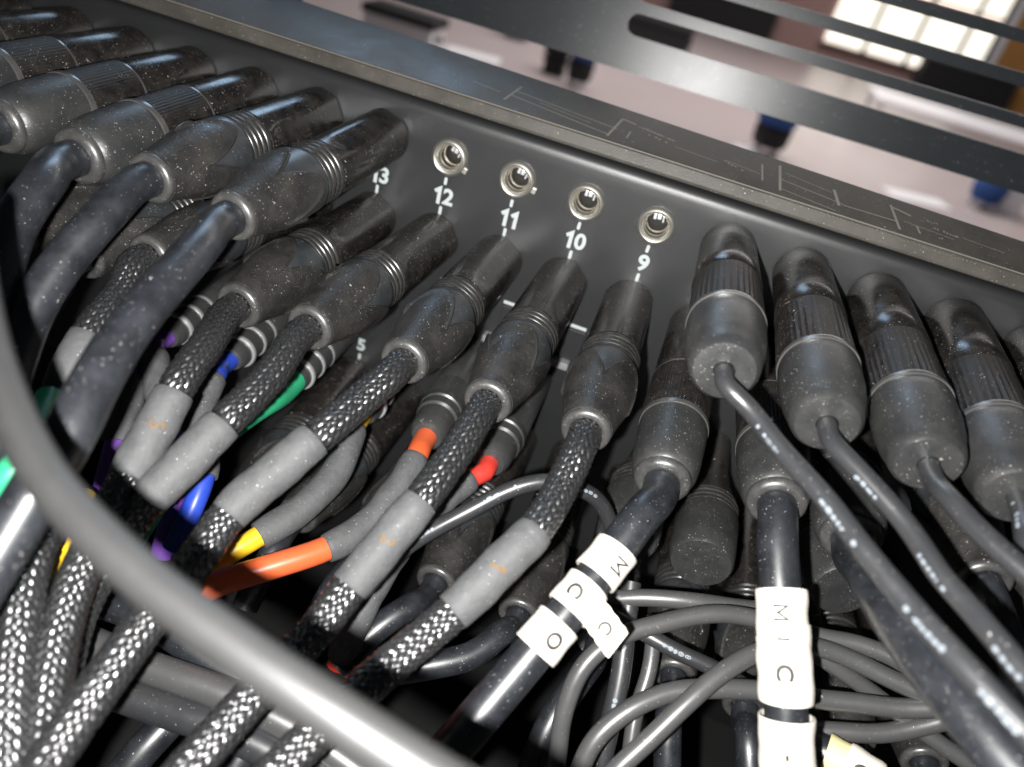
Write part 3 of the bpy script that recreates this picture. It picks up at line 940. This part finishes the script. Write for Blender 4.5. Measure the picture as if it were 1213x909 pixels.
# the loose end of the middle tape sticks out like a flag
p_, t_, n_, b_ = pth.at(s2)
fa = pth.angle_to(s2, at_d(760, 760, 178))
dirn = math.cos(fa) * n_ + math.sin(fa) * b_
tow = CAM - p_; tow /= np.linalg.norm(tow)
V = []
for k in range(8):
    for q in (-1, 1):
        e = 4.4 + 9.5 * k / 7
        V.append(p_ + dirn * e + t_ * (q * (3.9 - .25 * (k % 2)) + 0.35 * k) + tow * (3.4 - 0.06 * (k - 2) ** 2))
n_v = len(V)
V = V + [v - tow * 0.3 for v in V]
Fc = []
for k in range(7):
    Fc.append((2 * k, 2 * k + 1, 2 * k + 3, 2 * k + 2)); Fc.append((n_v + 2 * k + 1, n_v + 2 * k, n_v + 2 * k + 2, n_v + 2 * k + 3))
    for q in (0, 1): Fc.append((2 * k + q, 2 * k + 2 + q, n_v + 2 * k + 2 + q, n_v + 2 * k + q))
Fc.append((14, 15, n_v + 15, n_v + 14)); Fc.append((0, 1, n_v + 1, n_v))
put('tape_flag', make_mesh('tape_flag', V, Fc, smooth=False), 'tape_white', o2, True)
Vt, Ft = text_tris('C', 4.8, 0.15, 0)
fc = (V[6] + V[7] + V[8] + V[9]) / 4 + tow * 0.5
ex, ey = dirn * 1.0, t_ * 1.0
put('letter', make_mesh('letter', [fc + ex * (y * .9) + ey * (x * .9) for x, y, _ in Vt], Ft, smooth=False), 'ink_black', o2, True)

root, (pth, _) = plug_cable('microphone_cable', 'black cable in socket 7 hanging straight, wrapped with white lettered tapes', 'cable', 'k', 5, ROW2, (920, 598),
                            [(921, 640, 192), (926, 720, 186), (930, 800, 182), (932, 880, 180), (935, 970, 178)], 5.0)
flag_shift.update({(927, 722): -0.05, (928, 752): -0.35, (930, 793): -0.15, (932, 885): -0.3})
tape(root, pth, (927, 727), 5.6, 6.1, 'M', math.radians(90), size=4.6)
tape(root, pth, (928, 757), 3.4, 6.25, 'I', math.radians(90), size=4.0)
tape(root, pth, (930, 795), 7.2, 6.4, 'C', math.radians(90), size=5.2)
tape(root, pth, (932, 888), 7.5, 6.4, '-', math.radians(90), size=4.0)

# ---- upper row, right: fat plugs with thin printed cables
def printed(root, pth, r, marks, bias=0.35):
    for k, (uv, ln, hollow) in enumerate(marks):
        s = pth.s_near(*uv); a = pth.angle_to(s, CAM) + bias
        q = s - ln / 2
        while q < s + ln / 2 - 0.2:                   # worn lettering: short strokes of uneven length
            w = min(rng.uniform(0.9, 2.0), s + ln / 2 - q)
            mark_on_tube('printed_mark', pth, q, q + w, a + rng.normal(0, .03), rng.uniform(0.17, 0.27), r + 0.05, root, 'cable_print', hollow=hollow and w > 1.2)
            q += w + rng.uniform(0.12, 0.4)


root, (pth, _) = plug_cable('patch_cable', 'thin printed cable on the fat knurled plug next to empty socket 9', 'cable', 'r', 4, ROW1, (858, 440),
                            [(886, 482, 174), (920, 526, 168), (977, 590, 158), (1019, 645, 150), (1089, 730, 138), (1140, 786, 129), (1232, 885, 118)], 2.25, 'thin_cable')
printed(root, pth, 2.25, [((903, 503), 1.0, False), ((920, 524), 5.5, True), ((995, 608), 8, False), ((1022, 645), 1.3, False), ((1089, 722), 1.3, False), ((1111, 746), 8, False), ((1198, 845), 8, False)], 0.45)
root, (pth, _) = plug_cable('patch_cable', 'thin printed cable on the second fat knurled plug past socket 9', 'cable', 'r', 5, ROW1, (980, 503),
                            [(1012, 552, 170), (1066, 612, 162), (1092, 648, 157), (1114, 682, 152), (1148, 720, 146), (1184, 762, 139), (1240, 830, 130)], 2.3, 'thin_cable', roll=40)
printed(root, pth, 2.3, [((1022, 561), 1.0, False), ((1036, 576), 6.5, False), ((1118, 668), 6.5, False), ((1137, 690), 1.2, False), ((1192, 762), 1.2, False), ((1206, 782), 7, False)], 0.6)
plug_cable('patch_cable', 'thin grey cable on the third fat knurled plug past socket 9', 'cable', 'r', 6, ROW1, (1100, 551),
           [(1124, 590, 166), (1148, 617, 161), (1182, 650, 155), (1240, 700, 147)], 2.4, 'thin_cable', roll=80)
root, (pth, _) = plug_cable('patch_cable', 'thin cable on the fourth fat knurled plug past socket 9', 'cable', 'r', 7, ROW1, (1206, 590),
                            [(1216, 630, 166), (1226, 690, 160), (1240, 760, 155)], 2.6, 'thin_cable', roll=15)
printed(root, pth, 2.6, [((1210, 605), 1.2, False), ((1214, 622), 5, False)], 0.6)
plug_cable('patch_cable', 'thin cable on the fifth fat knurled plug past socket 9', 'cable', 'r', 8, ROW1, (1330, 640), [(1345, 690, 160), (1360, 760, 155)], 2.6, 'thin_cable')

# ---- second row, right
plug_cable('microphone_cable', 'very thick black cable running down under the thin printed cable', 'cable', 'k', 6, ROW2, (1008, 640),
           [(1022, 672, 184), (1052, 722, 168), (1100, 790, 153), (1160, 862, 141), (1240, 955, 130)], 5.0)
plug_cable('microphone_cable', 'dusty ribbed plug between the second and third thin printed cables', 'cable', 'nc', 7, ROW2, (1166, 690),
           [(1185, 735, 190), (1205, 800, 192), (1225, 900, 196)], 4.0, roll=40)
plug_cable('microphone_cable', 'ribbed plug under the fourth fat knurled plug', 'cable', 'nc', 8, ROW2, (1262, 722), [(1290, 770, 186), (1310, 850, 186)], 4.0)

# ---- third row: small jack plugs with colour-coded jackets
def colour_cable(label, kind, i, end_px, route, colour, sleeves, r=3.1, rs=4.3):
    return plug_cable('jack_cable', label, 'cable', kind, i, ROW3, end_px, route, r, colour + '_jacket', sleeve=sleeves, r_sleeve=rs)


colour_cable('jack cable in pale grey sleeve beside the thick black cable', 'j', -4, (128, 378), [(150, 420, 244), (158, 455, 238), (146, 492, 231), (136, 530, 226), (120, 590, 224)],
             'purple', [((156, 452), (139, 522))])
colour_cable('purple jacketed jack cable', 'j', -3, (197, 400), [(185, 425, 244), (186, 460, 238), (201, 500, 233), (208, 550, 228), (205, 600, 226), (190, 660, 226)],
             'purple', [((184, 422), (203, 508))])
colour_cable('blue jacketed jack cable', 'j', -2, (272, 427), [(256, 446, 244), (240, 476, 238), (240, 520, 232), (243, 560, 226), (230, 598, 222), (205, 650, 222)],
             'blue', [((253, 450), (243, 563))])
colour_cable('green jacketed jack cable', 'j', -1, (343, 454), [(318, 473, 243), (293, 488, 235), (262, 511, 226), (222, 547, 216), (188, 583, 212), (150, 640, 212)],
             'green', [], r=4.7)
colour_cable('yellow jacketed jack cable', 'j', 0, (430, 492), [(418, 512, 246), (398, 560, 238), (358, 602, 230), (312, 632, 223), (264, 660, 217), (205, 690, 214)],
             'yellow', [((419, 508), (308, 634))], rs=4.6)
colour_cable('orange jacketed jack cable', 'jr', 1, (505, 518), [(496, 536, 243), (474, 575, 236), (434, 622, 228), (386, 650, 220), (320, 672, 213), (250, 695, 208), (190, 730, 208)],
             'orange', [((493, 541), (384, 651))], r=3.6, rs=4.5)
colour_cable('red jacketed jack cable', 'jr', 2, (579, 549), [(567, 562, 245), (530, 588, 238), (486, 630, 230), (446, 690, 224), (428, 722, 220), (400, 790, 222)],
             'red', [((556, 568), (404, 782))], r=3.2, rs=4.4)
plug_cable('jack_cable', 'dark plug with moulded cone between the two taped cables', 'cable', 'c', 5, ROW3, (830, 668), [], roll=10)
plug_cable('jack_cable', 'dark plug with moulded cone under the very thick black cable', 'cable', 'c', 6, ROW3, (1000, 700), [], roll=30)
plug_cable('jack_cable', 'dark plug with moulded cone behind the tape flag', 'cable', 'c', 4, ROW3, (742, 640), [], roll=50)

# ---- fourth row: ribbed plugs in the dark underneath
for i, e, rt, lb in (
        (-1, (286, 600), [(262, 640, 236), (230, 720, 232)], 'black ribbed plug in the dark below the green jacketed cable'),
        (0, (352, 612), [(325, 650, 236), (290, 720, 232)], 'black ribbed plug in the dark below the yellow jacketed cable'),
        (1, (432, 650), [(400, 690, 234), (360, 760, 230)], 'black ribbed plug in the dark below the orange jacketed cable'),
        (2, (516, 690), [(490, 716, 232), (450, 742, 226), (400, 790, 222)], 'black ribbed plug with bluish cable in the dark between sleeves 2 and 1'),
        (3, (614, 728), [(596, 748, 230), (562, 775, 224), (500, 790, 220), (420, 800, 218)], 'black ribbed plug with curving cable below sleeve 1'),
        (4, (708, 762), [(690, 800, 226), (650, 860, 220), (620, 940, 218)], 'black ribbed plug behind the taped cable of socket 8'),
        (5, (798, 800), [(792, 850, 224), (790, 930, 220)], 'black ribbed plug under the looping thin cables'),
        (6, (882, 838), [(886, 868, 222), (890, 940, 216)], 'black ribbed plug beside the straight taped cable')):
    plug_cable('microphone_cable', lb, 'cable', 'nc', i, ROW4, e, rt, 4.0, roll=20 * i, group=None)
plug_cable('microphone_cable', 'black ribbed plug right of the straight taped cable', 'cable', 'nc', 7, ROW4, (1010, 880), [(1020, 910, 216), (1030, 960, 210)], 4.0)
plug_cable('microphone_cable', 'black ribbed plug below the very thick black cable', 'cable', 'nc', 8, ROW4, (1095, 905), [(1100, 940, 214), (1110, 990, 210)], 4.0)

# ------------------------------------------------------------------ loose cables
def loose(name, label, knots, r, jacket, marks=(), segs=20, bias=0.35):
    path = Path([at_d(*q) for q in knots])
    root = thing(name, label, 'cable', loc=path.p[0])
    put('jacket', tube('jacket', path, 0, path.len, r, segs), jacket, root, True)
    if marks: printed(root, path, r, marks, bias)
    return root, path


loose('thick_cable', 'thick grey cable sweeping over everything else', [(-36, 250, 128), (-28, 340, 124), (-4, 442, 118), (50, 558, 112), (140, 658, 106), (250, 746, 101), (370, 828, 97), (502, 914, 94), (620, 985, 92)], 3.25, 'big_cable', segs=32)
loose('thin_cable', 'thin printed cable arching beneath the socket 9 cable', [(735, 690, 236), (724, 622, 230), (708, 592, 224), (684, 578, 219), (648, 570, 216), (610, 578, 215), (560, 603, 214), (486, 645, 214), (440, 690, 216), (400, 740, 222)], 2.35, 'thin_cable',
      [((586, 590), 5, False), ((612, 577), 1.0, False), ((692, 580), 6, False), ((508, 632), 5.5, False), ((487, 645), 1.0, False)], bias=0.1)
loose('thin_cable', 'thin grey loop arching highest behind the taped cable', [(650, 960, 206), (660, 900, 204), (668, 844, 202), (690, 791, 202), (728, 757, 204), (791, 737, 207), (849, 727, 209), (905, 735, 210), (972, 755, 210), (1012, 762, 209), (1054, 777, 207), (1090, 800, 204), (1130, 850, 200)], 2.5, 'grey_cable')
loose('thin_cable', 'thin grey loop passing level behind the lower tape', [(675, 960, 200), (688, 909, 198), (705, 876, 198), (741, 844, 199), (791, 821, 201), (841, 816, 202), (900, 818, 203), (975, 829, 203), (1022, 834, 202), (1064, 839, 201), (1112, 838, 199), (1170, 820, 198)], 2.6, 'grey_cable')
loose('thin_cable', 'thin grey cable rising diagonally across the level loop', [(700, 945, 190), (733, 909, 190), (766, 879, 191), (816, 831, 193), (854, 798, 196), (900, 772, 200), (950, 764, 204), (983, 771, 205), (1022, 788, 204), (1064, 809, 202), (1100, 824, 200), (1160, 850, 197)], 2.5, 'grey_cable')
loose('thin_cable', 'thin grey cable lying level above the high loop', [(700, 712, 224), (761, 708, 220), (816, 712, 218), (867, 719, 219), (920, 728, 221), (960, 760, 222)], 2.5, 'grey_cable')
loose('thin_cable', 'thin printed cable crossing under the high loop', [(700, 715, 222), (768, 753, 216), (804, 773, 214), (844, 791, 213), (900, 825, 214), (960, 880, 214)], 2.3, 'thin_cable', [((790, 760), 1.0, False), ((805, 770), 6.5, True)], bias=0.1)
loose('thin_cable', 'upright grey cable printed with a white 1', [(748, 690, 224), (742, 740, 220), (735, 800, 217), (722, 860, 215), (708, 930, 214)], 2.9, 'thin_cable', [((740, 764), 1.0, False), ((725, 838), 5.0, False)], bias=0.0)
loose('thin_cable', 'thin grey cable slipping under the level loop', [(930, 750, 212), (983, 786, 211), (1031, 819, 211), (1068, 848, 210), (1106, 876, 208), (1150, 906, 206), (1190, 935, 204)], 2.4, 'grey_cable')
loose('thin_cable', 'thin grey cable lying lowest beside the cream tape', [(930, 862, 212), (995, 867, 210), (1043, 869, 209), (1085, 862, 208), (1130, 850, 206), (1180, 830, 204)], 2.6, 'grey_cable')
loose('thin_cable', 'thin dark cable dropping behind the diagonal one', [(775, 730, 226), (770, 790, 224), (752, 850, 220), (742, 930, 216)], 2.3, 'grey_cable')
root, pth = loose('black_cable', 'black cable with a torn cream tape beside the straight taped cable', [(958, 882, 206), (998, 902, 202), (1033, 924, 198), (1078, 962, 194)], 4.4, 'black_cable')
tape(root, pth, (994, 900), 3.0, 5.2, None, 0, 'tape_cream')
o3, _, _ = tape(root, pth, (1018, 914), 4.0, 5.4, 'C', math.radians(90))
# cables lying under the sweeping one, lower left
for kn, r, j, lb in (
        ([(40, 700, 226), (110, 712, 218), (175, 735, 214), (260, 790, 210), (380, 860, 208), (470, 930, 206)], 4.2, 'black_cable', 'black cable nearest under the sweeping grey cable'),
        ([(40, 735, 212), (110, 762, 206), (170, 788, 203), (270, 824, 200), (360, 868, 198), (450, 930, 196)], 4.2, 'grey_cable', 'pale grey cable under the sweeping grey cable'),
        ([(60, 790, 206), (125, 815, 202), (190, 838, 200), (262, 862, 198), (340, 900, 196), (420, 950, 194)], 4.6, 'thin_cable', 'dark grey cable crossing under the braided cables'),
        ([(240, 800, 218), (205, 850, 212), (168, 890, 207), (120, 950, 203)], 4.6, 'black_cable', 'black cable running down between two braided cables'),
        ([(330, 840, 214), (290, 890, 208), (250, 960, 204)], 4.4, 'black_cable', 'black cable running down beside the fourth braided cable'),
        ([(420, 880, 214), (360, 905, 208), (320, 940, 204)], 4.4, 'grey_cable', 'grey cable tucked by the fifth braided cable')):
    loose('black_cable' if j == 'black_cable' else 'grey_cable', lb, kn, r, j)
loose('green_cable', 'bright green cable peeping out under the sweeping grey cable', [(-40, 600, 160), (-8, 582, 158), (14, 560, 158), (40, 520, 162), (60, 470, 172)], 3.0, 'green_jacket')
loose('yellow_cable', 'yellow cable peeping out between two braided cables', [(100, 590, 206), (84, 628, 192), (73, 652, 185), (74, 672, 192), (84, 700, 210)], 3.1, 'yellow_jacket')

# ------------------------------------------------------------------ the room beyond, out of focus
wn = thing('paned_window', 'bright paned window in the far wall', 'window', loc=(1700, 8990, -700))
x = 1000
for k in range(4):
    w = 430 if k < 3 else 260
    for z0, z1 in ((-640, -60), (-30, 500)):
        put('pane', boxes_mesh('pane', [(x, x + w - 40, 8975, 8985, z0, z1)]), 'window_pane', wn, True)
    put('mullion', boxes_mesh('mullion', [(x + w - 40, x + w, 8960, 8999, -660, 520)]), 'window_bar', wn, True)
    x += w
put('sill', boxes_mesh('sill', [(960, x, 8950, 8999, -700, -661)]), 'window_bar', wn, True)


def stool(label, uv, w, seat, body, h):
    c = at_z(*uv, -800)
    o = thing('upholstered_stool', label, 'stool', loc=c, group='stools on the far floor')
    me = lathe('stool_seat', [(w * .46, h), (w * .5, h + 20), (w * .5, h + 70), (w * .42, h + 95), (1, h + 100)], 24)
    put('seat', me, seat, o)
    put('body', lathe('stool_body', [(w * .36, 40), (w * .44, 60), (w * .47, h - 20), (w * .4, h)], 24), body, o)
    for k in range(4):
        a = math.pi / 4 + k * math.pi / 2
        put('foot', boxes_mesh('stool_foot', [(w * .3 * math.cos(a) - 15, w * .3 * math.cos(a) + 15, w * .3 * math.sin(a) - 15, w * .3 * math.sin(a) + 15, 0.5, 41)]), 'white_plastic', o)
    return o


stool('dark stool with a blue seat on the pale floor, alone', (905, 182), 200, 'blue_fabric', 'black_matte', 150)
stool('dark stool with a blue seat near the black block', (682, 104), 150, 'blue_fabric', 'black_matte', 150)
stool('low blue stool beside the white crate', (1160, 246), 170, 'blue_fabric', 'blue_fabric', 70)


def crate(name, label, uv, w, d, h, body, lid, cat='box'):
    c = at_z(*uv, -800)
    o = thing(name, label, cat, loc=c)
    put('body', boxes_mesh('body', [(-w / 2, w / 2, -d / 2, d / 2, 0.5, h)], 6), body, o)
    put('lid', boxes_mesh('lid', [(-w / 2 - 12, w / 2 + 12, -d / 2 - 12, d / 2 + 12, h + .5, h + 40)], 6), lid, o)
    for s in (-1, 1): put('handle', boxes_mesh('handle', [(s * w / 2 - 14, s * w / 2 + 14, -40, 40, h * .6, h * .6 + 25)], 4), 'black_matte', o)
    return o


crate('equipment_crate', 'white crate with black lid far behind the bezel', (475, 60), 360, 200, 150, 'white_plastic', 'black_matte')
crate('equipment_crate', 'white crate standing beside the low blue stool', (1186, 250), 120, 160, 160, 'white_plastic', 'white_plastic')
crate('equipment_crate', 'small black block beside the blue seated stool', (655, 88), 110, 110, 110, 'black_matte', 'black_matte')
crate('equipment_crate', 'black case on the far floor below the window', (1130, 116), 900, 350, 260, 'black_matte', 'black_matte')
crate('equipment_crate', 'black chest far off at the wall, left of the window', (850, 32), 1100, 300, 260, 'black_matte', 'black_matte')
crate('equipment_crate', 'long black case on the far floor left of the window', (770, 62), 520, 400, 200, 'black_matte', 'black_matte')
crate('equipment_crate', 'black box hanging under the rack panel edge in view, far off', (612, 46), 130, 130, 150, 'black_matte', 'black_matte')
tb = thing('folding_table', 'long white table top catching the light', 'table', loc=(2050, 5950, -799.5))
put('table_top', boxes_mesh('table_top', [(1150, 3600, 5700, 6250, -640, -615)], 6), 'sunlit_white', tb, True)
for x_, y_ in ((1200, 5750), (1200, 6200), (3550, 5750), (3550, 6200)):
    put('leg', boxes_mesh('leg', [(x_ - 15, x_ + 15, y_ - 15, y_ + 15, -799.5, -640.5)]), 'white_plastic', tb, True)
ps = thing('door', 'orange wooden door with white post beside the window', 'door', loc=(2700, 8980, -799))
put('door_leaf', boxes_mesh('door_leaf', [(2640, 3900, 8950, 8998, -799, 700)], 4), 'orange_wood', ps, True)
put('post', boxes_mesh('post', [(2560, 2630, 8940, 8998, -799, 700)], 4), 'white_plastic', ps, True)


for uv, w, d, rz, lb in (((1085, 236), 330, 150, 0.3, 'white sheet lying on the far floor left of the low blue stool'),
                         ((1200, 296), 420, 160, -0.2, 'white sheet lying on the far floor beside the white crate'),
                         ((884, 178), 130, 120, 0.5, 'white sheet lying at the foot of the lone dark stool'),
                         ((560, 66), 300, 160, 0.2, 'white sheet lying near the white crate with black lid')):
    c = at_z(*uv, -799.5)
    o = thing('paper_sheet', lb, 'paper', Matrix.Translation(Vector([float(q) for q in c]) * MM) @ Matrix.Rotation(rz, 4, 'Z'))
    put('sheet', boxes_mesh('sheet', [(-w / 2, w / 2, -d / 2, d / 2, 0, 6)], 1), 'sunlit_white', o)
